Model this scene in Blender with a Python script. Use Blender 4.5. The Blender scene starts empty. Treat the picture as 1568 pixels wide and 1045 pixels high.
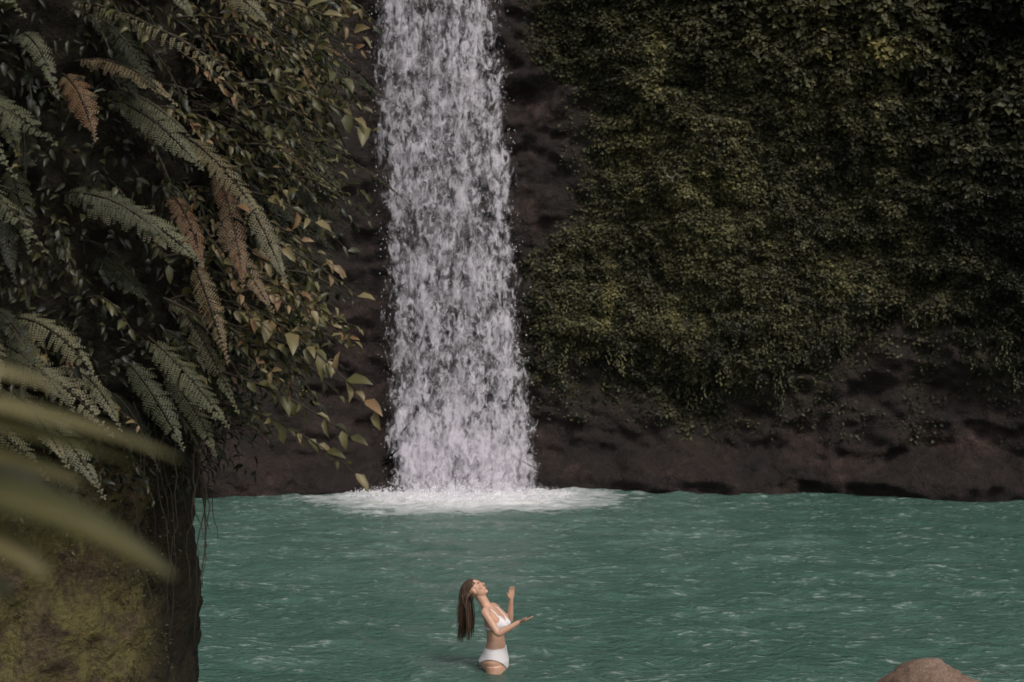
import bpy, math, random
import numpy as np
from mathutils import Vector, Matrix
rng=np.random.default_rng(7); random.seed(7)
S=bpy.context.scene
R=math.radians

# ---------------------------------------------------------------- noise
def _h(ix,iy,seed):
    n=(ix*374761393+iy*668265263+seed*974634777)&0xffffffff
    n=((n^(n>>13))*1274126177)&0xffffffff
    n=((n^(n>>15))*1103515245)&0xffffffff
    return ((n^(n>>16))&0xffffff)/float(0xffffff)
def vn(x,y,seed=0):
    x=np.asarray(x,float);y=np.asarray(y,float)
    ix=np.floor(x).astype(np.int64);iy=np.floor(y).astype(np.int64)
    fx=x-ix;fy=y-iy;fx=fx*fx*(3-2*fx);fy=fy*fy*(3-2*fy)
    a=_h(ix,iy,seed);b=_h(ix+1,iy,seed);c=_h(ix,iy+1,seed);d=_h(ix+1,iy+1,seed)
    return (a*(1-fx)+b*fx)*(1-fy)+(c*(1-fx)+d*fx)*fy
def fbm(x,y,seed=0,o=4,g=.5):
    s=0;a=1;t=0;x=np.asarray(x,float);y=np.asarray(y,float)
    for i in range(o):
        s=s+a*vn(x,y,seed+i*17);t+=a;a*=g;x=x*2.03+3.1;y=y*2.03+7.7
    return s/t-.5
def ss(x,a,b):
    t=np.clip((np.asarray(x,float)-a)/(b-a),0,1);return t*t*(3-2*t)

# ---------------------------------------------------------------- mesh helpers
def mk(name,V,F,mat=None,smooth=False,attrs=None,parent=None):
    V=np.asarray(V,np.float32);F=np.asarray(F,np.int32);k=F.shape[1]
    me=bpy.data.meshes.new(name)
    me.vertices.add(len(V));me.vertices.foreach_set('co',V.ravel())
    me.loops.add(F.size);me.loops.foreach_set('vertex_index',F.ravel())
    me.polygons.add(len(F))
    me.polygons.foreach_set('loop_start',np.arange(0,F.size,k,dtype=np.int32))
    me.polygons.foreach_set('loop_total',np.full(len(F),k,np.int32))
    me.update(calc_edges=True);me.validate()
    if attrs:
        for n,a in attrs.items():
            at=me.attributes.new(n,'FLOAT','POINT');at.data.foreach_set('value',np.asarray(a,np.float32))
    if smooth: me.polygons.foreach_set('use_smooth',np.ones(len(me.polygons),bool))
    ob=bpy.data.objects.new(name,me);S.collection.objects.link(ob)
    if mat: me.materials.append(mat)
    if parent: ob.parent=parent
    return ob
def gridF(nu,nv,wrap=False):
    i=np.arange(nu-1 if not wrap else nu)[:,None];j=np.arange(nv-1)[None,:]
    i2=(i+1)%nu
    a=i*nv+j;b=i2*nv+j
    return np.stack([a,b,b+1,a+1],-1).reshape(-1,4)
def nrm(v): return v/np.maximum(np.linalg.norm(v,axis=-1,keepdims=True),1e-9)

LEAF2=(np.array([[0,0,0],[.42,-.5,.10],[.42,.5,.10],[1,0,-.06]]),np.array([[0,1,3],[0,3,2]]))
LEAF8=(np.array([[0,0,0],[.32,-.47,.13],[.32,.47,.13],[.34,0,0],[.72,-.33,.03],[.72,.33,.03],[.72,0,-.06],[1.0,0,-.22]]),
       np.array([[0,1,3],[0,3,2],[1,4,6],[1,6,3],[3,6,5],[3,5,2],[4,7,6],[6,7,5]]))
def leaves(P,D,N,L,W,T,tmpl):
    P=np.asarray(P,float);D=nrm(np.asarray(D,float));N=np.asarray(N,float)
    B=nrm(np.cross(N,D));N2=np.cross(D,B)
    L=np.asarray(L)[:,None,None];W=np.asarray(W)[:,None,None]
    t,f=tmpl;n=len(P)
    V=P[:,None,:]+D[:,None,:]*t[None,:,0:1]*L+B[:,None,:]*t[None,:,1:2]*W+N2[:,None,:]*t[None,:,2:3]*L
    F=f[None]+(np.arange(n)*len(t))[:,None,None]
    return V.reshape(-1,3),F.reshape(-1,3),np.repeat(np.asarray(T),len(t))
def join(parts):
    Vs=[];Fs=[];Ts=[];o=0
    for V,F,T in parts:
        Vs.append(V);Fs.append(F+o);Ts.append(T);o+=len(V)
    return np.concatenate(Vs),np.concatenate(Fs),np.concatenate(Ts)
def tube(pts,rad,n=10,fy=None):
    pts=np.asarray(pts,float);m=len(pts);rad=np.asarray(rad,float)
    tg=np.gradient(pts,axis=0);tg=nrm(tg)
    ref=np.array([0,0,1.]) if abs(tg[0,2])<.9 else np.array([0,1.,0])
    a=np.cross(ref,tg[0]);a/=np.linalg.norm(a)
    V=[];
    for i in range(m):
        a=a-tg[i]*np.dot(a,tg[i]);a/=np.linalg.norm(a);b=np.cross(tg[i],a)
        th=np.linspace(0,2*math.pi,n,endpoint=False)
        V.append(pts[i]+rad[i]*(np.cos(th)[:,None]*a+np.sin(th)[:,None]*b))
    V=np.concatenate(V)
    F=[]
    for i in range(m-1):
        for j in range(n):
            j2=(j+1)%n;p=i*n+j;q=i*n+j2
            F+= [[p,q,q+n],[p,q+n,p+n]]
    c0=len(V);V=np.vstack([V,pts[0]-tg[0]*rad[0]*.6,pts[-1]+tg[-1]*rad[-1]*.6])
    for j in range(n):
        j2=(j+1)%n;F.append([c0,j2,j]);F.append([c0+1,(m-1)*n+j,(m-1)*n+j2])
    return V,np.array(F)
def bez(p0,p1,p2,n,p3=None):
    t=np.linspace(0,1,n)[:,None];p0,p1,p2=map(lambda q:np.asarray(q,float),(p0,p1,p2))
    if p3 is None: return (1-t)**2*p0+2*t*(1-t)*p1+t*t*p2
    p3=np.asarray(p3,float)
    return (1-t)**3*p0+3*t*(1-t)**2*p1+3*t*t*(1-t)*p2+t**3*p3

# ---------------------------------------------------------------- materials
class M:
    def __init__(s,name):
        s.m=bpy.data.materials.new(name);s.m.use_nodes=True;s.t=s.m.node_tree;s.t.nodes.clear()
        s.out=s.n('ShaderNodeOutputMaterial')
    def n(s,t,**k):
        x=s.t.nodes.new(t)
        for a,b in k.items(): setattr(x,a,b)
        return x
    def l(s,a,b): s.t.links.new(a,b)
    def noise(s,vec,scale,detail=4,rough=.5,dist=0,dim='3D'):
        x=s.n('ShaderNodeTexNoise',noise_dimensions=dim);x.inputs['Scale'].default_value=scale
        x.inputs['Detail'].default_value=detail;x.inputs['Roughness'].default_value=rough;x.inputs['Distortion'].default_value=dist
        if vec is not None: s.l(vec,x.inputs['Vector'])
        return x.outputs['Fac']
    def mapping(s,vec,scale=(1,1,1),loc=(0,0,0)):
        x=s.n('ShaderNodeMapping');x.inputs['Scale'].default_value=scale;x.inputs['Location'].default_value=loc
        s.l(vec,x.inputs['Vector']);return x.outputs[0]
    def ramp(s,fac,stops,interp='LINEAR'):
        x=s.n('ShaderNodeValToRGB');e=x.color_ramp.elements;x.color_ramp.interpolation=interp
        while len(e)<len(stops): e.new(.5)
        for el,(p,c) in zip(e,stops):
            el.position=p;el.color=(*c,1) if not isinstance(c,(int,float)) else (c,c,c,1)
        s.l(fac,x.inputs[0]);return x.outputs[0]
    def mix(s,f,a,b,bt='MIX'):
        x=s.n('ShaderNodeMix',data_type='RGBA',blend_type=bt)
        for i,v in ((0,f),(6,a),(7,b)):
            if hasattr(v,'is_linked'): s.l(v,x.inputs[i])
            else: x.inputs[i].default_value=v if i==0 else (*v,1)
        return x.outputs[2]
    def math(s,op,a,b=0,clamp=False):
        x=s.n('ShaderNodeMath',operation=op,use_clamp=clamp)
        for i,v in ((0,a),(1,b)):
            if hasattr(v,'is_linked'): s.l(v,x.inputs[i])
            else: x.inputs[i].default_value=v
        return x.outputs[0]
    def bump(s,h,strength=.5,dist=.05,nrm=None):
        x=s.n('ShaderNodeBump');x.inputs['Strength'].default_value=strength;x.inputs['Distance'].default_value=dist
        s.l(h,x.inputs['Height'])
        if nrm is not None: s.l(nrm,x.inputs['Normal'])
        return x.outputs[0]
    def prin(s,col,rough=.7,nrm=None,spec=.5,**k):
        x=s.n('ShaderNodeBsdfPrincipled')
        for nme,v in (('Base Color',col),('Roughness',rough),('Specular IOR Level',spec)):
            if hasattr(v,'is_linked'): s.l(v,x.inputs[nme])
            else: x.inputs[nme].default_value=(*v,1) if nme=='Base Color' else v
        if nrm is not None: s.l(nrm,x.inputs['Normal'])
        return x
    def fin(s,sh): s.l(sh,s.out.inputs['Surface']);return s.m

def leafmat(name,stops,trans=.25,rough=.5,spec=.35,ns=9):
    m=M(name);a=m.n('ShaderNodeAttribute',attribute_name='tint');g=m.n('ShaderNodeNewGeometry')
    nz=m.noise(g.outputs['Position'],ns,3)
    f=m.math('ADD',a.outputs['Fac'],m.math('MULTIPLY',m.math('SUBTRACT',nz,.5),.25))
    c=m.ramp(f,stops)
    p=m.prin(c,rough,None,spec)
    tr=m.n('ShaderNodeBsdfTranslucent');m.l(m.mix(.5,c,(.09,.10,.02)),tr.inputs['Color'])
    mx=m.n('ShaderNodeMixShader');mx.inputs[0].default_value=trans
    m.l(p.outputs[0],mx.inputs[1]);m.l(tr.outputs[0],mx.inputs[2])
    return m.fin(mx.outputs[0])

def rockmat(name,stops,bs=.8,sc=1.0,moss=None,wet=.55,veg_shade=None):
    m=M(name);g=m.n('ShaderNodeNewGeometry');pos=g.outputs['Position']
    st=m.mapping(pos,(1,1,2.2))
    n1=m.noise(st,.7*sc,6,.6,.6);n2=m.noise(pos,5*sc,6,.7);n3=m.noise(pos,22*sc,4,.65)
    f=m.math('ADD',m.math('MULTIPLY',n1,.55),m.math('MULTIPLY',n2,.45))
    c=m.ramp(f,stops)
    c=m.mix(m.ramp(n3,[(.35,0.),(.7,1.)]),m.mix(1,c,(.45,.45,.45),'MULTIPLY'),c)
    if moss:
        mk_=m.ramp(m.noise(pos,2.3*sc,5,.7,.5),[(.44,0.),(.56,1.)])
        c=m.mix(mk_,c,m.mix(n3,moss[0],moss[1]))
    if veg_shade:   # moss film / humus between the plants; on the pillar also painted rim shade
        a=m.n('ShaderNodeAttribute',attribute_name='veg_shade').outputs['Fac']
        a=m.math('MULTIPLY',a,m.ramp(n2,[(.35,veg_shade[2]),(.6,1.)]),True)
        c=m.mix(a,c,m.mix(n3,veg_shade[0],veg_shade[1]))
    h=m.math('ADD',m.math('MULTIPLY',n2,1.),m.math('MULTIPLY',n3,.35))
    b=m.bump(h,bs,.12/sc)
    p=m.prin(c,m.ramp(n2,[(.3,wet-.15),(.7,wet+.25)]),b,.35)
    return m.fin(p.outputs[0])

m_cliff=rockmat('wet_volcanic_rock',[(.30,(.012,.008,.007)),(.45,(.025,.017,.014)),(.56,(.044,.028,.023)),(.68,(.115,.070,.058))],1.0,1.0,None,.65,((.014,.014,.006),(.062,.056,.024),.3))
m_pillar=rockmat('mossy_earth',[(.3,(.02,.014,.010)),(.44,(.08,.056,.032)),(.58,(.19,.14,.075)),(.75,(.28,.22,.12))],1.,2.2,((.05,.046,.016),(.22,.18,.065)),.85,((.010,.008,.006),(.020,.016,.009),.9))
m_boulder=rockmat('tan_boulder_rock',[(.3,(.14,.085,.06)),(.5,(.32,.21,.15)),(.7,(.46,.33,.25))],.8,3.0,None,.8)
m_ground=rockmat('muddy_ground',[(.3,(.03,.025,.018)),(.5,(.06,.05,.035)),(.7,(.1,.08,.055))],.6,1.5,((.02,.03,.008),(.06,.07,.02)),.8)
m_cliffleaf=leafmat('cliff_foliage',[(0,(.008,.010,.006)),(.3,(.034,.034,.017)),(.55,(.082,.077,.037)),(.78,(.150,.138,.058)),(1,(.24,.20,.07))],.15,.55,.3,1.2)
m_fern=leafmat('fern_green',[(0,(.014,.018,.010)),(.35,(.055,.062,.035)),(.6,(.145,.148,.085)),(.8,(.24,.205,.12)),(1,(.17,.09,.045))],.3,.5,.35)
m_leaf=leafmat('broad_leaf',[(0,(.010,.013,.006)),(.35,(.044,.046,.018)),(.6,(.12,.112,.04)),(.82,(.24,.19,.09)),(1,(.25,.14,.07))],.3,.42,.45)
m_fore=leafmat('foreground_leaf',[(0,(.018,.020,.008)),(.5,(.060,.058,.017)),(.8,(.13,.112,.045)),(1,(.22,.185,.09))],.3,.5,.25,30)
mm=M('twig_bark');m_twig=mm.fin(mm.prin((.035,.025,.015),.8).outputs[0])

# water
def water_mat():
    m=M('turquoise_pool_water');g=m.n('ShaderNodeNewGeometry');pos=g.outputs['Position']
    w2=m.noise(m.mapping(pos,(.7,1.5,1),(3,8,0)),6.5,4,.62,.5)
    w3=m.noise(m.mapping(pos,(1,1.3,1),(9,1,0)),16,3,.6)
    w1=m.noise(m.mapping(pos,(.6,1.25,1)),1.6,3,.55,.6)
    h=m.math('ADD',m.math('MULTIPLY',w2,.5),m.math('MULTIPLY',w3,.18))
    b=m.bump(h,1.,.17)
    d=m.n('ShaderNodeVectorMath',operation='LENGTH');m.l(m.mapping(pos,(1/3.6,1/3.0,0),(.95/3.6,-28.8/3.0,0)),d.inputs[0])
    edge=m.noise(m.mapping(pos,(.8,1.2,1)),2.4,6,.75)
    dd=m.math('ADD',d.outputs['Value'],m.math('MULTIPLY',m.math('SUBTRACT',edge,.5),1.5))
    foam=m.ramp(dd,[(.35,1.),(.70,.55),(1.15,0.)])
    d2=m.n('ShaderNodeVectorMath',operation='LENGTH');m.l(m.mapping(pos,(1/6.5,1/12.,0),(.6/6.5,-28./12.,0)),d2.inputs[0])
    refl_foam=m.ramp(d2.outputs['Value'],[(.15,1.),(1.,0.)])  # waterfall's reflection and thin foam painted as a paler area
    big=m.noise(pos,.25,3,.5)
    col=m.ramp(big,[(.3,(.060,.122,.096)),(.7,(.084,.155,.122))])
    col=m.mix(m.math('MULTIPLY',refl_foam,.5),col,(.18,.265,.22))
    # darker patches; painted sky glints and foam flecks on the crests
    col=m.mix(m.ramp(w1,[(.35,.35),(.6,0.)]),col,(.030,.085,.068))
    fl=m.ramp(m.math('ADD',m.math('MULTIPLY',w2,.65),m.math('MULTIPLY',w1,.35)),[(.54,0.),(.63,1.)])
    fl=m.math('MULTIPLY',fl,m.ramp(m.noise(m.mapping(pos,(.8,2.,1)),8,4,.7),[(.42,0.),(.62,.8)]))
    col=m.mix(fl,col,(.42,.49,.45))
    col=m.mix(foam,col,(.80,.80,.80))
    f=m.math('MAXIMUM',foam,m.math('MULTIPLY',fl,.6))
    p=m.prin(col,m.ramp(f,[(0,.16),(1,.7)]),b,.3)
    p.inputs['IOR'].default_value=1.33
    return m.fin(p.outputs[0])
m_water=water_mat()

def fall_mat(i,dens,soft=.09,mx=.92,edgek=.16,sc=1.):
    m=M('falling_water_%d'%i);g=m.n('ShaderNodeNewGeometry');pos=g.outputs['Position']
    a=m.n('ShaderNodeAttribute',attribute_name='u').outputs['Fac']
    e=m.n('ShaderNodeAttribute',attribute_name='v').outputs['Fac']
    o=(i*13.7,i*5.1,i*29.3)
    n1=m.noise(m.mapping(pos,(1,.5,.55),o),2.6*sc,3,.55,.5)
    n2=m.noise(m.mapping(pos,(1,.5,.50),o),8.5*sc,5,.65,.9)
    n3=m.noise(m.mapping(pos,(1,.5,.13),o),3.2*sc,3,.6)
    s=m.math('ADD',m.math('ADD',m.math('MULTIPLY',n1,.28),m.math('MULTIPLY',n2,.52)),m.math('MULTIPLY',n3,.20))
    s=m.math('ADD',s,m.math('MULTIPLY',e,.05))
    s=m.math('SUBTRACT',s,m.math('MULTIPLY',a,edgek))
    al=m.ramp(s,[(dens,0.),(dens+soft,1.)],'EASE')
    df=m.n('ShaderNodeBsdfDiffuse');df.inputs['Color'].default_value=(.84,.79,.85,1)
    tr=m.n('ShaderNodeBsdfTranslucent');tr.inputs['Color'].default_value=(.82,.78,.84,1)
    m1=m.n('ShaderNodeMixShader');m1.inputs[0].default_value=.3;m.l(df.outputs[0],m1.inputs[1]);m.l(tr.outputs[0],m1.inputs[2])
    tp=m.n('ShaderNodeBsdfTransparent')
    m2=m.n('ShaderNodeMixShader');m.l(m.math('MULTIPLY',al,mx),m2.inputs[0]);m.l(tp.outputs[0],m2.inputs[1]);m.l(m1.outputs[0],m2.inputs[2])
    return m.fin(m2.outputs[0])

# ---------------------------------------------------------------- cliff
def vedge(x):
    n=fbm(x*.8,x*0+4,62,4)
    return 2.55+.95*ss(x,4,8)+.45*np.sin(x*1.15-1.2)-.5*np.exp(-((x-3.4)/.8)**2)+n*1.3
def cliffY(x,z):
    x=np.asarray(x,float);z=np.asarray(z,float)
    y=30.5-np.where(x>0,.0225,.033)*x*x
    rt=ss(x,1.2,4.2)
    edge=vedge(x)
    y=y-rt*.55*ss(z,edge-1.4,edge+2.8)
    y=y-rt*.03*np.clip(z-5,0,20)
    y=y+.25*np.exp(-((z-1.9)/.9)**2)*ss(np.abs(x+1.2),1,3)
    y=y-.65*(1-ss(z,.15,.95+fbm(x*.8,x*0,77,2)))
    y=y+.45*np.exp(-((x+1.25)/1.7)**2)
    lf=1-ss(x,-5.,-2.6)
    y=y-lf*.9*ss(z,3.5,6.5)+lf*.6*np.exp(-((z-5.3)/1.0)**2)*np.exp(-((x+3.2)/1.)**2)
    y=y+fbm(x*.33,z*.42,11,4)*1.3+fbm(x*1.3,z*1.7,23,4,.55)*.60
    y=y+.35*np.exp(-(((x-7.6)*.65-(z-3.5)*.75)/.16)**2)*np.exp(-((x-7.8)/1.1)**2)
    r=1-np.abs(fbm(x*.9+z*.25,z*1.6,31,3))*4
    y=y-.20*np.clip(r,0,1)+fbm(x*5.5,z*6,41,3)*.16
    return y
def vegmask(x,z):
    n=fbm(x*.8,z*.8,61,4)*1.4;n2=fbm(x*2.5,z*2.5,66,3);n3=fbm(x*6,z*5,67,3)
    lo=vedge(x)+n*.8
    m=ss(z+n3*1.6,lo-1.3,lo+1.5)
    left=.35+1.35*ss(z,4.6,6)*(1-ss(z,8.2,9.6))*1.0+n*.6
    m=m*ss(x+n3*.8,left-.5,left+1.0)
    m=m*ss(n2+.44+.30*ss(z,3.4,5.5),.08,.42)
    ll=ss(-x,3.4,4.4)*ss(z+n,3.6,5)*.5
    top=ss(z,12,13)
    return np.clip(np.maximum(np.maximum(m,ll),top*.8*(np.abs(x+1.2)>1.6)),0,1)
xs=np.concatenate([np.arange(-32,-9,.16),np.arange(-9,12.5,.055),np.arange(12.5,32,.16)])
zs=np.concatenate([np.arange(-1.5,11,.06),np.arange(11,17.2,.2)])
X,Z=np.meshgrid(xs,zs,indexing='ij');Y=cliffY(X,Z)
back=[(.5,.5),(1.6,.9),(4,1.2),(10,1.6),(30,2.5),(90,4)]
Xe=np.concatenate([X]+[X[:,-1:]]*len(back),1)
Ye=np.concatenate([Y]+[Y[:,-1:]+b for b,_ in back],1)
Ze=np.concatenate([Z]+[Z[:,-1:]+c+fbm(X[:,-1:]*.3,X[:,-1:]*0+b,4)*.6 for b,c in back],1)
vg=np.clip(vegmask(Xe,Ze)**.7+.5*ss(Ze,.9,3)*ss(fbm(Xe*1.3,Ze*1.3,71,4),-.1,.15)*ss(np.abs(Xe+1.2),2.2,3.4),0,1)
mk('rock_cliff',np.stack([Xe,Ye,Ze],-1).reshape(-1,3),gridF(len(xs),len(zs)+len(back)),m_cliff,True,{'veg_shade':vg.ravel()})

N=400000
x=np.concatenate([rng.uniform(.2,12.5,int(N*.84)),rng.uniform(-11,-2.5,int(N*.06)),rng.uniform(12.5,30,int(N*.10))])
z=np.concatenate([rng.uniform(1.0,11.2,int(N*.84)),rng.uniform(3,12,int(N*.06)),rng.uniform(2,17,int(N*.10))])
vm=vegmask(x,z)
k=rng.random(len(x))<np.maximum(vm**1.1*.85,.05*ss(fbm(x*1.3,z*1.3,71,4),0,.15)*(x>1));x=x[k];z=z[k];vm=vm[k]
e=.08
gx=(cliffY(x+e,z)-cliffY(x-e,z))/(2*e);gz=(cliffY(x,z+e)-cliffY(x,z-e))/(2*e)
Nn=nrm(np.stack([gx,-np.ones_like(gx),gz],-1))
cl1=fbm(x*2.1,z*2.1,91,3)*2.2+.35;cl2=fbm(x*4.5,z*4.5,93,2)*2.4+.3
clump=np.clip(.5*cl1+.6*cl2,0,1)
big=ss(x*.35+z*.6,5.8,8.4)
hgt=(.01+.17*clump*vm*rng.random(len(x))**.6)*(1+1.3*big)
P=np.stack([x,cliffY(x,z),z],-1)+Nn*hgt[:,None]
N3=nrm(Nn*.8+np.array([0,-.1,.75])+rng.normal(0,.45,(len(x),3)))
D=nrm(np.stack([rng.normal(0,.8,len(x)),-.5+rng.normal(0,.3,len(x)),-.35+rng.normal(0,.5,len(x))],-1))
L=(.045+.06*rng.random(len(x)))*(1+1.5*big*rng.random(len(x))**1.5)
W=L*rng.uniform(.5,.85,len(x))
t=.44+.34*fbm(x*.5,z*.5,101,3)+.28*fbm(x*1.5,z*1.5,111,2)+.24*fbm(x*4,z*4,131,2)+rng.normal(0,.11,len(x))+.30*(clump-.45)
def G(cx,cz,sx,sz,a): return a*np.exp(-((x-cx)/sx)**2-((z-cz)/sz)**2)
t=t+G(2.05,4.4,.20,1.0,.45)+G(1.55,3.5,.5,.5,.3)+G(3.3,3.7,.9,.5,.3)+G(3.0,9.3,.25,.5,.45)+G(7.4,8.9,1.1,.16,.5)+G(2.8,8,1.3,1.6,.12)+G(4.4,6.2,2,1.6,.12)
t=t-.28*ss(x,7.2,10.2)-.1*ss(-z,-4.2,-2.8)  # far-right leaves tinted darker to stand for overhang shade
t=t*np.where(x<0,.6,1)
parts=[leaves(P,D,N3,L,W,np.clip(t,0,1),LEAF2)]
hp=[];hd=[];hn=[];hl=[];ht=[]
for i in range(200):
    x0=rng.uniform(.6,10);z0=rng.uniform(2.0,4.2)
    if vegmask(np.array([x0]),np.array([z0]))[0]<.25: continue
    ln=rng.uniform(.15,.5);y0=float(cliffY(x0,z0))-.06;tt=rng.uniform(.35,.7)+.25*math.exp(-((x0-2.6)/1.6)**2)
    for q in np.arange(0,ln,.03):
        hp.append((x0+rng.normal(0,.04),y0+rng.normal(0,.03),z0-q));hd.append((rng.normal(0,.6),-.3,-.9));hn.append((rng.normal(0,.4),-1,.5));hl.append(rng.uniform(.04,.08));ht.append(tt+rng.normal(0,.08))
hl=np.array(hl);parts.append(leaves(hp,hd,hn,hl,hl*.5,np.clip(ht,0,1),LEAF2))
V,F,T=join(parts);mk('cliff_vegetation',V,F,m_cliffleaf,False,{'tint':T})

def rock(c,r,seed,n=28):
    th=np.linspace(0,2*math.pi,n,endpoint=False);ph=np.linspace(0.001,math.pi-.001,n//2)
    A,B=np.meshgrid(th,ph,indexing='ij')
    d=np.stack([np.cos(A)*np.sin(B),np.sin(A)*np.sin(B),np.cos(B)],-1)
    s=1+.55*fbm(d[...,0]*1.6+seed+d[...,1]*.9,d[...,2]*1.8+d[...,1]*1.3,seed,4)+.16*fbm(d[...,0]*6+seed,d[...,2]*6+d[...,1]*5,seed+3,3)
    s=np.minimum(s,1.08)
    V=np.asarray(c)+d*s[...,None]*np.asarray(r)
    return V.reshape(-1,3),gridF(n,n//2,True)
V,F=rock((3.88,13.0,-.13),(.58,.5,.48),55,96);mk('boulder',V,F,m_boulder,True)

# ---------------------------------------------------------------- waterfall
wf=bpy.data.objects.new('waterfall',None);S.collection.objects.link(wf)
zz=np.linspace(-.05,16.9,260)
specs=[(0,.50,1.02,.14,.92,.14,1.),(.16,.48,1.01,.15,.92,.12,1.15),(.32,.455,.99,.17,.92,.12,.9),(-.12,.42,1.16,.35,.46,.15,.7)]
for i,(dy,dens,wid,soft,mx,ek,sc) in enumerate(specs):
    uu=np.linspace(-1,1,70)
    U,Zz=np.meshgrid(uu,zz,indexing='ij')
    cx=-1.02-.052*Zz;hw=(1.64-.020*Zz)*wid
    wob=fbm(np.sign(U)*9+Zz*0,Zz*1.3,7+i,4)*.30*np.abs(U)**3*np.sign(U)
    Xf=cx+U*hw+wob
    Yf=29.35+dy+.25*(U**2)+fbm(Xf*1.6,Zz*.6,50+i,3)*.22+ .9*ss(Zz,13.5,17)
    edge=np.clip((np.abs(U)-.66)/.34,0,1)**1.5
    if i==3: edge=np.clip((np.abs(U)-.5)/.5,0,1)**1.2*1.6
    lowv=(1-ss(Zz,.1,3.5))*1.1
    mk('water_sheet_%d'%i,np.stack([Xf,Yf,Zz],-1).reshape(-1,3),gridF(70,260),fall_mat(i,dens,soft,mx,ek,sc),True,{'u':edge.ravel(),'v':lowv.ravel()},wf)
for i,(r1,r2,hh,dens) in enumerate([(2.7,1.3,.75,.43),(2.0,.6,1.6,.46)]):
    th=np.linspace(math.pi*.98,2.02*math.pi,90);sv=np.linspace(0,1,24);A,B=np.meshgrid(th,sv,indexing='ij')
    rr=(1-.5*B)+fbm(np.cos(A)*2+5,np.sin(A)*2+B*2,60+i,3)*.25
    Vm=np.stack([-1.05+np.cos(A)*rr*r1,29.2+np.sin(A)*rr*r2,.0+B*hh*(1+fbm(np.cos(A)*3,np.sin(A)*3+7,64+i,3))],-1)
    endf=ss(np.abs(np.cos(A)),.75,1.)
    mk('spray_veil_%d'%i,Vm.reshape(-1,3),gridF(90,24),fall_mat(10+i,dens,.35,.65,.30,.8),True,{'u':(B**1.1*1.1+endf*.6).ravel(),'v':((1-B)*1.2).ravel()},wf)
n=1600
u=rng.uniform(-1,1,n);zd=rng.uniform(0,11,n)
xd=-1.02-.052*zd+u*(1.60-.020*zd)+rng.normal(0,.05,n);yd=29.25+rng.normal(0,.18,n)
n2=3600
a=rng.uniform(0,2*math.pi,n2);rr=rng.random(n2)**.7
xs2=-1.05+np.cos(a)*rr*2.4;ys2=28.95+np.sin(a)*rr*1.1;zs2=np.abs(rng.normal(0,.17,n2))*(1.15-rr)+.01
Pd=np.stack([np.r_[xd,xs2],np.r_[yd,ys2],np.r_[zd,zs2]],-1)
Ld=np.r_[rng.uniform(.012,.04,n),rng.uniform(.010,.034,n2)];Wd=Ld*np.r_[np.full(n,.4),np.full(n2,.8)]
Dd=np.stack([rng.normal(0,.25,n+n2),rng.normal(0,.25,n+n2),-np.ones(n+n2)],-1)
Dd[n:]=rng.normal(0,1,(n2,3))
V,F,T=leaves(Pd,Dd,np.tile([0,-1.,.2],(n+n2,1)),Ld,Wd,np.ones(n+n2),LEAF2)
mm=M('spray_drops');d_=mm.n('ShaderNodeBsdfDiffuse');d_.inputs[0].default_value=(.8,.78,.82,1);m_spray=mm.fin(d_.outputs[0])
mk('spray_drops',V,F,m_spray,False,None,wf)

# ---------------------------------------------------------------- pool + ground
wx=np.concatenate([[-40,-30,-20,-14],np.arange(-10,12.01,.055),[15,20,30,40]])
wy=np.concatenate([[1.5,6],np.arange(11,20,.05),np.arange(20,31.5,.065),[34]])
A,B=np.meshgrid(wx,wy,indexing='ij')
qx=A+.35*fbm(A*.6,B*.6,301,2)*2;qy=B+.35*fbm(A*.6,B*.6,302,2)*2
Hw=fbm(qx*.6,qy*1.3,303,2)*.12+fbm(qx*1.6+qy*.5,qy*3.2,305,3)*.115+fbm(qx*4,qy*7,307,2)*.032
dist=np.hypot((A+1)/3.,(B-29)/3.)
Hw=Hw+.05*np.exp(-dist**2)*fbm(A*4,B*4,309,3)*3
rw=np.hypot(A+.16,B-14.2);Hw=Hw*(1-.5*np.exp(-(rw/.5)**2))+.010*np.sin(rw*26)*np.exp(-rw/.55)
inn=(A>-10)&(A<12)&(B>11)&(B<31.4)
Hw=np.where(inn,Hw,0)
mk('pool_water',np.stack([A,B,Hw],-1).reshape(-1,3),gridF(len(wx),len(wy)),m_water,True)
gx_=np.concatenate([[-400,-120],np.arange(-44,45,.8),[120,400]]);gy_=np.concatenate([[-400,-120],np.arange(-40,45,.8),[120,400]])
A,B=np.meshgrid(gx_,gy_,indexing='ij')
H=-.88+2.75*(1-ss(B+.03*A*A*.2+fbm(A*.4,B*.4,9)*2,3.6,8.2))+fbm(A*.5,B*.5,12)*.25*(1-ss(B,6,9))
mk('ground',np.stack([A,B,H],-1).reshape(-1,3),gridF(len(gx_),len(gy_)),m_ground,True)

# ---------------------------------------------------------------- overgrown pillar on the left
def pr(z): 
    z=np.asarray(z,float)
    return .80+.33*ss(z,2.75,3.5)+.16*ss(z,3.6,4.8)+.05*np.clip(1.2-z,0,2)
def psurf(th,z):
    r=pr(z)*(1+.22*fbm(th*1.6+3,z*.9,14,4)+.14*fbm(th*5,z*3.2,15,4)+.10*fbm(th*14,z*9,16,3))*np.sqrt(np.clip(1-np.clip((z-7.2)/1.6,0,1)**2,0.0004,1))
    return np.stack([-2.36+r*np.cos(th)*1.0,6.85+r*np.sin(th),z],-1)
th=np.linspace(0,2*math.pi,260,endpoint=False);zp=np.linspace(-1.2,8.8,480)
A,B=np.meshgrid(th,zp,indexing='ij')
def ps(th,z):
    th=np.mod(th,2*math.pi)
    w=ss(th,5.9,2*math.pi)
    a=psurf(th,z);b=psurf(th-2*math.pi,z)
    return a*(1-w)[...,None]+b*w[...,None]
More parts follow.
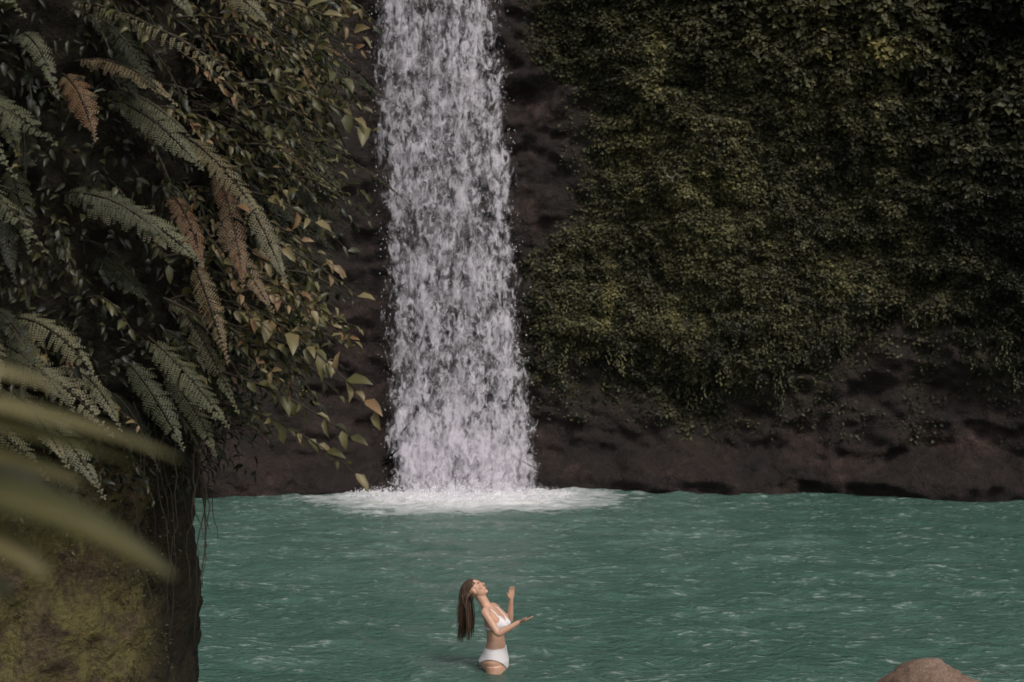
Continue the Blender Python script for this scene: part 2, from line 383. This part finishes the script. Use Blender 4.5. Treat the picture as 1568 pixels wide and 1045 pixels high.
dk=np.maximum(ss(B+fbm(A*2,B*2,19)*.6,2.6,3.0),ss(np.cos(A)+fbm(A*3,B*2,18)*.3,.74,.90)*.9)  # right rim's shade painted in, plus dark earth behind the upper foliage
mk('mossy_rock_pillar',ps(A,B).reshape(-1,3),gridF(260,480,True),m_pillar,True,{'veg_shade':dk.ravel()})

FP=[];FD=[];FN=[];FL=[];FW=[];FT=[]
stems=[]
def frond(p0,p2,arch,width,tint,brown=0,npin=28,up=None):
    p0=np.array(p0,float);p2=np.array(p2,float)
    mid=(p0+p2)/2+np.array([0,0,arch])+rng.normal(0,.02,3)
    c=bez(p0,mid,p2,npin+4);tg=nrm(np.gradient(c,axis=0))
    stems.append(tube(c,np.linspace(.005,.0015,len(c)),4))
    upv=np.array([.1,-.75,.65]) if up is None else np.array(up)
    upv=upv+rng.normal(0,.22,3)
    for i in range(3,len(c)):
        t=(i-3)/(len(c)-3)
        pl=width*(math.sin(math.pi*min(1,(t*.86+.22)))**.8)*rng.uniform(.8,1.12)
        if t>.9: pl*=.8
        for s in (-1,1):
            if rng.random()<.04: continue
            side=np.cross(upv,tg[i]);side/=np.linalg.norm(side)
            d=s*side*.87+tg[i]*.42+np.array([0,0,-.15-.25*rng.random()])+rng.normal(0,.09,3);d/=np.linalg.norm(d)
            nn=np.cross(d,np.cross(upv,d));nn/=np.linalg.norm(nn)
            m=max(4,int(pl/.0095))
            dn=d.copy();p=c[i].copy();step=pl/m
            s2=np.cross(nn,d)
            for q in range(m):
                f=q/m;p=p+dn*step;dn=dn+np.array([0,0,-.05]);dn/=np.linalg.norm(dn)
                w=(.0145*(1-f)**.6+.003)*(width/.10)**.5
                for s3 in (-1,1):
                    FP.append(p);FD.append(s3*s2*.85+dn*.55);FN.append(nn+rng.normal(0,.15,3));FL.append(w);FW.append(w*.55+.001);FT.append(tint+rng.normal(0,.04)+brown*f)
Fr=[((-1.95,5.75,4.78),(-.93,5.45,4.30),.20,.085,.76),
((-2.45,5.7,4.35),(-1.70,5.3,4.12),.22,.11,.50),((-2.45,5.6,4.2),(-1.72,5.25,3.72),.22,.11,.6),((-2.3,5.7,4.05),(-1.92,5.3,3.62),.12,.10,.55),((-2.5,5.6,4.05),(-1.98,5.3,3.85),.1,.10,.62),((-2.5,5.6,4.45),(-1.85,5.3,4.0),.22,.10,.55),((-2.4,5.6,4.3),(-1.85,5.25,3.85),.2,.09,.45),
((-1.75,5.75,3.93),(-1.20,5.5,3.68),.14,.085,.62),((-1.85,5.8,3.98),(-1.35,5.55,3.78),.10,.08,.4),
((-2.15,5.8,3.45),(-1.60,5.5,3.22),.18,.085,.66),((-2.2,5.8,3.30),(-1.55,5.5,3.02),.20,.085,.72),((-2.05,5.8,3.12),(-1.58,5.5,2.78),.14,.08,.62),((-2.2,5.8,3.5),(-1.95,5.4,3.2),.1,.08,.66),((-2.35,5.8,3.1),(-1.8,5.5,2.85),.14,.08,.66),((-2.25,5.8,3.38),(-1.7,5.5,3.12),.2,.08,.55),((-2.1,5.8,3.2),(-1.72,5.5,2.9),.12,.075,.7),
((-1.5,5.85,3.40),(-1.14,5.7,3.04),.08,.08,.55),((-1.6,5.9,3.3),(-1.32,5.7,2.95),.06,.07,.45),((-1.45,5.9,3.25),(-1.2,5.75,2.92),.06,.06,.55),
((-1.22,5.8,4.1),(-1.06,5.6,3.60),.05,.06,.95),((-1.35,5.8,4.22),(-.98,5.6,3.86),.10,.07,.8),((-1.4,5.8,4.0),(-1.22,5.6,3.68),.05,.06,1.),((-1.3,5.8,3.7),(-1.12,5.6,3.30),.05,.06,.9),((-1.2,5.8,3.9),(-.95,5.65,3.5),.05,.055,.92),((-1.1,5.8,4.0),(-.9,5.65,3.62),.05,.05,.7),
((-2.45,5.6,4.95),(-1.85,5.4,4.62),.16,.10,.55),((-1.6,5.7,4.98),(-1.22,5.5,4.62),.10,.08,.55),((-2.35,5.6,4.7),(-1.95,5.35,4.45),.12,.09,.66),((-1.3,5.8,4.9),(-.95,5.6,4.62),.08,.07,.66),((-1.75,5.7,4.5),(-1.30,5.5,4.30),.12,.08,.88),((-1.8,5.7,4.45),(-1.58,5.4,4.15),.08,.07,.97),((-1.6,5.7,4.35),(-1.2,5.5,4.05),.1,.08,.55),((-2.2,5.6,4.85),(-1.6,5.4,4.72),.12,.08,.7),((-2.0,5.6,5.0),(-1.5,5.4,4.75),.12,.08,.6)]
for f in Fr: frond(*f)
for i in range(135):
    z0=rng.uniform(2.85,6.6);t0=rng.uniform(-2.7,.15)
    p=ps(np.array(t0),np.array(z0));out=np.array([math.cos(t0),math.sin(t0),0])
    L=rng.uniform(.3,.6)
    q=p+out*L*rng.uniform(.35,.7)+np.array([rng.uniform(0,.3),0,-L*rng.uniform(.35,.9)])
    frond(p,q,rng.uniform(.06,.2),rng.uniform(.055,.09),rng.choice([.08,.2,.32,.5,.66,.95],p=[.16,.2,.2,.2,.14,.10]),up=tuple(out*.7+np.array([0,0,.7])))
fl=leaves(FP,FD,FN,np.array(FL),np.array(FW),np.clip(FT,0,1),LEAF2)
mk('fern_fronds',fl[0],fl[1],m_fern,False,{'tint':fl[2]})

LP=[];LD=[];LN=[];LL=[];LW=[];LT=[]
def twig(p0,p2,arch,size,tint,gap=.035,tj=.12):
    p0=np.array(p0,float);p2=np.array(p2,float)
    c=bez(p0,(p0+p2)/2+np.array([0,0,arch]),p2,16);tg=nrm(np.gradient(c,axis=0))
    stems.append(tube(c,np.linspace(.006,.002,16),4))
    Lr=np.linalg.norm(p2-p0);n=int(Lr/gap)
    for i in range(n+1):
        f=i/max(n,1)
        if f<.2: continue
        j=min(15,int(f*15));s=1 if i%2 else -1
        d=tg[j]*.6+np.array([rng.normal(0,.35),rng.normal(-.2,.35),s*.45-.25+rng.normal(0,.25)])
        sz=size*rng.uniform(.5,1.25)
        LP.append(c[j]);LD.append(d);LN.append(np.array([.1,-.6,.7])+rng.normal(0,.45,3));LL.append(sz);LW.append(sz*rng.uniform(.34,.58));LT.append(tint+rng.normal(0,tj))
Tw=[((-1.2,5.9,3.85),(-.62,5.7,3.56),.10,.07,.80),((-1.2,5.9,3.7),(-.66,5.8,3.42),.08,.07,.62),((-1.15,5.9,3.55),(-.55,5.7,3.10),.10,.11,.72),((-1.2,5.9,3.25),(-.66,5.8,2.99),.06,.08,.55),((-1.25,6.0,3.12),(-.64,5.8,2.84),.10,.085,.62),
((-1.1,5.9,4.45),(-.56,5.7,4.22),.10,.085,.62),((-1.1,5.9,4.8),(-.60,5.7,4.60),.08,.075,.7),((-1.1,5.9,5.0),(-.55,5.7,4.78),.08,.07,.55),((-1.1,5.9,4.0),(-.72,5.7,3.80),.06,.07,.75),((-1.2,5.9,3.95),(-.70,5.8,3.66),.08,.065,.85),((-1.1,5.9,4.3),(-.78,5.7,4.10),.08,.07,.5),((-1.2,5.9,3.45),(-.80,5.8,3.25),.08,.07,.6),
((-1.15,5.9,4.65),(-.68,5.8,4.45),.05,.07,.5),((-1.15,5.9,3.8),(-.8,5.8,3.5),.05,.065,.9),((-1.2,5.9,3.65),(-.72,5.8,3.52),.05,.06,.75),((-1.2,5.9,3.55),(-.75,5.8,3.3),.05,.06,.8)]
for tw in Tw: twig(*tw)
for i in range(240):
    z0=rng.uniform(3.35,5.1);g_=math.exp(-((z0-4.0)/.16)**2)*.2
    p0=np.array([rng.uniform(-1.45,-1.02),rng.uniform(5.75,6.4),z0])
    L=rng.uniform(.22,.5)
    q=p0+np.array([L*rng.uniform(.45,.98)-g_,rng.uniform(-.2,.1),-L*rng.uniform(.1,.85)])
    q[0]=min(q[0],-.58-.12*rng.random()-.12*ss(-z0,-3.6,-3.3))
    twig(p0,q,rng.uniform(.02,.1),rng.uniform(.03,.062),rng.choice([.12,.3,.5,.68,.88],p=[.12,.2,.24,.22,.22]),.021,.14)
for i in range(400):
    z0=rng.uniform(2.95,7.0);t0=rng.uniform(-2.6,.45)
    if z0<3.3 and rng.random()<.5: continue
    p=ps(np.array(t0),np.array(z0));out=np.array([math.cos(t0),math.sin(t0),0])
    L=rng.uniform(.2,.48)
    q=p+out*L*rng.uniform(.5,.95)+np.array([rng.uniform(0,.15),0,-L*rng.uniform(.1,.9)])
    twig(p,q,rng.uniform(.02,.12),rng.uniform(.035,.07),rng.choice([.08,.25,.45,.62,.85],p=[.22,.27,.25,.16,.10]),.024)
n=15000
t0=rng.uniform(-2.9,.5,n);z0=2.55+rng.random(n)**1.15*5.2
k=rng.random(n)<ss(z0+fbm(t0*2,z0*2,3)*.8,2.6,3.1);t0=t0[k];z0=z0[k];n=len(t0)
Ps=ps(t0,z0);O=np.stack([np.cos(t0),np.sin(t0),t0*0],-1)
Ps=Ps+O*(rng.random(n)**2*.28)[:,None]
cl=leaves(Ps,O*.5+rng.normal(0,.5,(n,3))+np.array([0,0,-.5]),O+rng.normal(0,.4,(n,3))+np.array([0,0,.5]),rng.uniform(.025,.065,n),rng.uniform(.012,.03,n),np.clip(.16+.5*fbm(t0*2.5,z0*2.5,8,3)+rng.normal(0,.12,n),0,1),LEAF8)
LL=np.array(LL);tl=leaves(LP,LD,LN,LL,np.array(LW),np.clip(LT,0,1),LEAF8)
V,F,T=join([cl,tl]);mk('shrub_foliage',V,F,m_leaf,False,{'tint':T})
n=12000
t0=rng.uniform(-2.6,-.1,n);z0=rng.uniform(.3,2.9,n)
k=rng.random(n)<ss(fbm(t0*3,z0*2.4,38,4),.0,.14);t0=t0[k];z0=z0[k];n=len(t0)
Ps=ps(t0,z0);O=np.stack([np.cos(t0),np.sin(t0),t0*0],-1)
V,F,T=leaves(Ps,O*.6+rng.normal(0,.5,(n,3))+np.array([0,0,-.2]),O+rng.normal(0,.4,(n,3)),rng.uniform(.010,.026,n),rng.uniform(.006,.014,n),np.clip(.55+.5*fbm(t0*3,z0*3,8,3)+rng.normal(0,.1,n),0,.8),LEAF2)
mk('moss',V,F,m_leaf,False,{'tint':T})
for i in range(16):
    x0=rng.uniform(-1.62,-1.28);y0=rng.uniform(6.0,6.4);z1=rng.uniform(2.95,3.2);ln=rng.uniform(.35,1.0)
    c=np.array([(x0+.03*math.sin(s*5+i)+.02*s,y0+.02*math.cos(s*4),z1-ln*s) for s in np.linspace(0,1,14)])+rng.normal(0,.006,(14,3))
    stems.append(tube(c,np.linspace(.004,.0015,14),4))
Vs=[];Fs=[];o=0
for V,F in stems: Vs.append(V);Fs.append(F+o);o+=len(V)
mk('stems_and_roots',np.concatenate(Vs),np.concatenate(Fs),m_twig)

# ---------------------------------------------------------------- near plant (out of focus)
np_=bpy.data.objects.new('palm_shrub',None);S.collection.objects.link(np_)
def blade(p0,p1,p2,w,t,name,roll=.3):
    n=24;c=bez(p0,p1,p2,n);tg=nrm(np.gradient(c,axis=0))
    up=np.array([.15,-.75+roll,.65]);B=nrm(np.cross(np.tile(up,(n,1)),tg));Nn=np.cross(tg,B)
    s=np.linspace(0,1,n);ww=w*np.sin(np.pi*np.clip(s*.93+.06,0,1))**.7
    cols=[-1,-.5,0,.5,1]
    V=np.stack([c+B*(q*ww)[:,None]+Nn*(abs(q)*.28*ww)[:,None] for q in cols],1).reshape(-1,3)
    T=np.stack([t-.1+0*s,t+.05+0*s,t+.25+0*s,t+.0+0*s,t-.15+0*s],1)+(fbm(s*4,s*0+w*900,5,2)*.5)[:,None]
    mk(name,V,gridF(n,5),m_fore,True,{'tint':np.clip(T,0,1).ravel()},np_)
Bl=[((-.56,.95,3.41),(-.34,.92,3.405),(-.220,.94,3.352),.0085,.70),
((-.46,.95,3.39),(-.34,.92,3.385),(-.252,.94,3.350),.009,.5),
((-.46,.95,3.375),(-.36,.92,3.37),(-.283,.94,3.335),.010,.72),
((-.46,.9,3.34),(-.32,.88,3.36),(-.205,.86,3.288),.017,.42),
((-.46,.9,3.31),(-.35,.88,3.34),(-.285,.87,3.286),.017,.66),
((-.48,.95,3.42),(-.38,.95,3.425),(-.306,.96,3.398),.008,.8),
((-.48,.9,3.28),(-.38,.88,3.31),(-.30,.86,3.275),.018,.05),
((-.50,.98,3.36),(-.40,.97,3.37),(-.30,.98,3.31),.02,.05)]
for i,b in enumerate(Bl): blade(*b,name='leaf_%d'%i)
V,F=tube(bez((-.65,.85,1.7),(-.62,.95,2.8),(-.46,.95,3.42),20),np.linspace(.016,.006,20),8);mk('stem',V,F,m_twig,True,None,np_)

# ---------------------------------------------------------------- woman
wo=bpy.data.objects.new('woman',None);S.collection.objects.link(wo)
HC=np.array([-.215,0,.795]);tilt=R(48)
hu=np.array([-math.sin(tilt),0,math.cos(tilt)]);hf=np.array([math.cos(tilt),0,math.sin(tilt)]);hs=np.array([0,1.,0])
def H2W(p): p=np.asarray(p,float);return HC+p[...,0:1]*hf+p[...,1:2]*hs+p[...,2:3]*hu
parts=[]
tz=[-.03,.02,.10,.20,.30,.38,.47,.55,.605,.645,.665]
tx=[0,0,-.01,-.012,-.008,-.01,-.018,-.04,-.068,-.09,-.10]
trx=[.09,.11,.122,.105,.085,.088,.098,.092,.068,.045,.03]
try_=[.13,.158,.172,.155,.120,.122,.138,.150,.140,.075,.04]
def torso(th,z,off=0):
    xc=np.interp(z,tz,tx);rx=np.interp(z,tz,trx)+off;ry=np.interp(z,tz,try_)+off
    x=xc+np.cos(th)*rx;y=np.sin(th)*ry
    fr=np.clip(np.cos(th),0,1)**.5;bk=np.clip(-np.cos(th),0,1)**.5
    for s in(-1,1):
        x=x+fr*.058*np.exp(-((y-s*.066)**2/(2*.036**2)+(z-.472-.0)**2/(2*.040**2)))
        x=x-bk*.040*np.exp(-((y-s*.075)**2/(2*.055**2)+(z-.085)**2/(2*.055**2)))
    return np.stack([x,y,z+0*th],-1)
thh=np.linspace(0,2*math.pi,64,endpoint=False);zt=np.linspace(-.03,.665,70)
A,B=np.meshgrid(thh,zt,indexing='ij');V=torso(A,B).reshape(-1,3);F=gridF(64,70,True)
F=np.concatenate([F[:,[0,1,2]],F[:,[0,2,3]]])
c0=len(V);V=np.vstack([V,[[0,0,-.035],[-.10,0,.668]]])
cap=[]
for j in range(64):
    j2=(j+1)%64;cap+=[[c0,j2*70,j*70],[c0+1,j*70+69,j2*70+69]]
parts.append((V,np.vstack([F,cap])))
def limb(js,rs,n=14,m=10):
    js=np.array(js,float);t=np.linspace(0,len(js)-1,m*(len(js)-1)+1);k=np.arange(len(js))
    c=np.stack([np.interp(t,k,js[:,i]) for i in range(3)],-1)
    for _ in range(4): c[1:-1]=(c[:-2]+2*c[1:-1]+c[2:])/4
    r=np.interp(t,k,rs);parts.append(tube(c,r,n))
def ell(c,r,frame=None,n=20):
    th=np.linspace(0,2*math.pi,n,endpoint=False);ph=np.linspace(.02,math.pi-.02,n//2+2)
    A,B=np.meshgrid(th,ph,indexing='ij');d=np.stack([np.cos(A)*np.sin(B),np.sin(A)*np.sin(B),np.cos(B)],-1).reshape(-1,3)
    V=np.asarray(c)+d*np.asarray(r)
    if frame: V=frame(V)
    nv=n//2+2;F=gridF(n,nv,True);F=np.concatenate([F[:,[0,1,2]],F[:,[0,2,3]]])
    c0=len(V);V=np.vstack([V,V.reshape(n,nv,3)[:,0].mean(0),V.reshape(n,nv,3)[:,-1].mean(0)])
    cp=[]
    for j in range(n):
        j2=(j+1)%n;cp+=[[c0,j*nv,j2*nv],[c0+1,j2*nv+nv-1,j*nv+nv-1]]
    parts.append((V,np.vstack([F,cp])))
for s in(-1,1):
    limb([(0,s*.085,.06),(.012,s*.088,-.12),(.03,s*.092,-.40),(.015,s*.095,-.55),(-.01,s*.095,-.80)],[.092,.086,.056,.055,.034])
    limb([(-.03,s*.095,-.83),(.06,s*.10,-.835),(.15,s*.105,-.85)],[.032,.034,.018])
limb([(-.09,0,.60),(-.125,0,.67),(-.175,0,.745)],[.060,.050,.050])
def hand(w,d,nrm_,side,curl=.5,spread=.1):
    w=np.array(w);d=nrm(np.array(d,float));n_=np.array(nrm_,float);n_=nrm(n_-d*np.dot(n_,d));b=np.cross(n_,d)*side
    for q,rr_ in ((-.024,.013),(-.008,.0145),(.008,.0145),(.024,.013)):
        limb([w+d*.0,w+d*.042+b*q,w+d*.080+b*q*1.1],[.018,rr_,.010],8,5)
    for q,l in ((-.028,.055),(-.0095,.068),(.0095,.073),(.027,.064)):
        f=w+d*.078+b*q
        dd=nrm(d+b*q*spread*30*.35);p1=f+dd*l*.42
        d2=nrm(dd+n_*curl*.45);p2=p1+d2*l*.32;d3=nrm(dd+n_*curl*1.0);p3=p2+d3*l*.28
        limb([f-d*.02,f,p1,p2,p3],[.0092,.009,.0083,.0076,.0063],8,4)
    f=w+d*.025+b*.022;dd=nrm(d*.75+b*.75+n_*.25);p1=f+dd*.034;p2=p1+nrm(dd+d*.5)*.028;p3=p2+nrm(dd+d*.8+n_*.2)*.020
    limb([f-dd*.01,f,p1,p2,p3],[.013,.0130,.0102,.009,.0075],8,4)
sh=[(-.075,-.150,.600),(-.075,.150,.600)]
el=[(.085,-.245,.415),(.065,.270,.440)]
wr=[(.285,-.185,.535),(.095,.215,.668)]
for i in range(2):
    s_=np.array(sh[i]);e_=np.array(el[i]);w_=np.array(wr[i])
    limb([(-.08,s_[1]*.45,.612),s_,s_+(e_-s_)*.35,e_,e_+(w_-e_)*.3,w_],[.045,.047,.039,.033,.034,.0215])
hand(wr[0],(.9,.15,.30),(0,.25,1),-1,.55,.06)
hand(wr[1],(.05,-.10,1),(.75,-.6,0),1,.6,.07)
ell((-.010,0,.028),(.093,.074,.088),H2W,28);ell((.018,0,-.035),(.070,.058,.078),H2W,24);ell((.062,0,-.090),(.022,.024,.018),H2W)
ell((.03,0,-.06),(.05,.05,.045),H2W);ell((.066,0,.030),(.022,.05,.022),H2W)
parts.append((lambda c,r:tube(H2W(c),r,10))(np.array([(.080,0,.018),(.092,0,.0),(.105,0,-.022)]),[.008,.009,.012]))
for s in(-1,1):
    ell((.100,s*.010,-.026),(.009,.007,.007),H2W,12);ell((.073,s*.029,.002),(.012,.014,.009),H2W,14);ell((.062,s*.036,-.026),(.020,.018,.016),H2W,14)
    ell((-.005,s*.074,-.008),(.018,.007,.030),H2W,14)
ell((.088,0,-.052),(.008,.020,.0055),H2W,14);ell((.086,0,-.062),(.008,.017,.006),H2W,14)
Vs=[];Fs=[];o=0
for V,F in parts: Vs.append(V);Fs.append(F+o);o+=len(V)
mm=M('skin');g=mm.n('ShaderNodeTexCoord').outputs['Object']
c=mm.ramp(mm.noise(g,12,4),[(.3,(.56,.31,.21)),(.7,(.68,.41,.29))])
def spot(m,ctr,rad):
    x=m.n('ShaderNodeVectorMath',operation='DISTANCE');m.l(g,x.inputs[0]);x.inputs[1].default_value=tuple(ctr);return m.ramp(m.math('DIVIDE',x.outputs['Value'],rad),[(.7,1.),(1.,0.)])
c=mm.mix(spot(mm,H2W(np.array([.095,0,-.057])),.018),c,(.38,.10,.09))
for s in(-1,1): 
    for q in (.018,.028,.038):
        c=mm.mix(mm.math('MULTIPLY',spot(mm,H2W(np.array([.086-(q-.018)*.5,s*q,.024])),.009),.8),c,(.07,.035,.02))
    c=mm.mix(mm.math('MULTIPLY',spot(mm,H2W(np.array([.084,s*.029,-.003])),.009),.6),c,(.10,.05,.04))
pb=mm.prin(c,.42,None,.45);pb.inputs['Subsurface Weight'].default_value=.12;pb.inputs['Subsurface Radius'].default_value=(.02,.008,.004)
m_skin=mm.fin(pb.outputs[0])
body=mk('body',np.concatenate(Vs),np.concatenate(Fs),m_skin,True,None,wo)
rm=body.modifiers.new('remesh','REMESH');rm.mode='VOXEL';rm.voxel_size=.0042;rm.use_smooth_shade=True
sm=body.modifiers.new('smooth','SMOOTH');sm.factor=.5;sm.iterations=5
mm=M('white_fabric');g=mm.n('ShaderNodeTexCoord').outputs['Object']
m_bik=mm.fin(mm.prin((.80,.76,.76),.75,mm.bump(mm.noise(g,160,2),.3,.002)).outputs[0])
def cloth(name,cond,z0,z1):
    th=np.linspace(0,2*math.pi,220,endpoint=False);zt=np.linspace(z0,z1,90);A,B=np.meshgrid(th,zt,indexing='ij')
    V=torso(A,B,.005).reshape(-1,3);F=gridF(220,90,True);c=V[F].mean(1);F=F[cond(c[:,0],c[:,1],c[:,2])]
    used=np.unique(F);mp=np.zeros(len(V),int);mp[used]=np.arange(len(used))
    ob=mk(name,V[used],mp[F],m_bik,True,None,wo)
    so=ob.modifiers.new('thick','SOLIDIFY');so.thickness=.007;so.offset=0
cloth('bikini_bottom',lambda x,y,z:(z<.235)&(z>.035+.75*np.clip(np.abs(y)-.03,0,1)),.03,.24)
cloth('bikini_top',lambda x,y,z:((x>.03)&(z>.425)&(z<.56-1.1*np.abs(np.abs(y)-.066)))|((z>.425)&(z<.447))|((x>-.06)&(np.abs(np.abs(y)-.085)<.007)&(z>.50)&(z<.625)),.41,.63)
hv=[];hfz=[];o=0
def out_of_head(c,m=1.05):
    q=c-HC;l=np.stack([q@hf+.010,q@hs,q@hu-.028],-1)/np.array([.096,.077,.091])
    r=np.linalg.norm(l,axis=-1);k=r<m
    l[k]*=(m/r[k])[:,None];l=l*np.array([.096,.077,.091])+np.array([-.010,0,.028])
    return HC+l[:,0:1]*hf+l[:,1:2]*hs+l[:,2:3]*hu
cnt=0
while cnt<640:
    d=nrm(rng.normal(0,1,3))
    if d[2]<.15 and d[0]>-.25: continue
    if d[2]<-.55: continue
    if d[0]>.72: continue
    s=np.array([-.010,0,.028])+d*np.array([.094,.075,.089]);s=H2W(s)
    lock=int(rng.integers(0,14));lr=np.random.default_rng(lock+50)
    ex=-.315+lr.normal(0,.05)+rng.normal(0,.009);ey=s[1]*.6+lr.normal(0,.03)+rng.normal(0,.010);ez=.37+lr.uniform(-.10,.15)+rng.uniform(-.04,.10)
    c=bez(s,s+np.array([-.07,0,.015]) if d[2]>.2 else s+np.array([-.03,s[1]*.4,-.02]),(ex-.01,ey*1.1,.70),24,(ex,ey,ez))
    c+=np.array([1,.6,0])*(.014*np.sin(np.linspace(0,lr.uniform(4,12),24)+lr.uniform(0,6)))[:,None]*np.linspace(0,1,24)[:,None]
    c=out_of_head(c,rng.uniform(1.01,1.09))
    V,F=tube(c,np.interp(np.linspace(0,1,24),[0,.2,.7,1],[.004,.005,.0032,.001]),5)
    hv.append(V);hfz.append(F+o);o+=len(V);cnt+=1
mm=M('brown_hair');g=mm.n('ShaderNodeTexCoord').outputs['Object']
c=mm.ramp(mm.noise(mm.mapping(g,(60,60,4)),1,3),[(.3,(.028,.015,.010)),(.7,(.14,.085,.055))])
m_hair=mm.fin(mm.prin(c,.38,None,.5).outputs[0])
mk('hair',np.concatenate(hv),np.concatenate(hfz),m_hair,True,None,wo)
wo.location=(-.155,14.2,0);wo.rotation_euler=(0,0,R(-15))

# ---------------------------------------------------------------- light
EL=R(50);AZ=R(150)
w=bpy.data.worlds.new('World');S.world=w;w.use_nodes=True;nt=w.node_tree
bg=nt.nodes['Background'];sk=nt.nodes.new('ShaderNodeTexSky');sk.sky_type='NISHITA';sk.sun_disc=False
sk.sun_elevation=EL;sk.sun_rotation=AZ;sk.dust_density=3
hsn=nt.nodes.new('ShaderNodeHueSaturation');hsn.inputs['Saturation'].default_value=.3
nt.links.new(sk.outputs[0],hsn.inputs['Color']);nt.links.new(hsn.outputs[0],bg.inputs['Color']);bg.inputs['Strength'].default_value=.13
sl=bpy.data.lights.new('sun','SUN');sl.energy=1.5;sl.angle=R(12);sl.color=(1,.93,.86)
so=bpy.data.objects.new('sun',sl);S.collection.objects.link(so)
dv=Vector((math.sin(AZ)*math.cos(EL),math.cos(AZ)*math.cos(EL),math.sin(EL)))
so.rotation_euler=dv.to_track_quat('Z','Y').to_euler()
S.view_settings.view_transform='Standard';S.view_settings.look='None';S.view_settings.exposure=0

cam=bpy.data.cameras.new('camera');co=bpy.data.objects.new('camera',cam);S.collection.objects.link(co);S.camera=co
cam.lens=50;cam.sensor_width=36;cam.clip_end=1000;cam.clip_start=.05
co.location=(0,0,3.44);co.rotation_euler=(R(90-.59),0,0)
cam.dof.use_dof=True;cam.dof.focus_distance=9.5;cam.dof.aperture_fstop=4.0
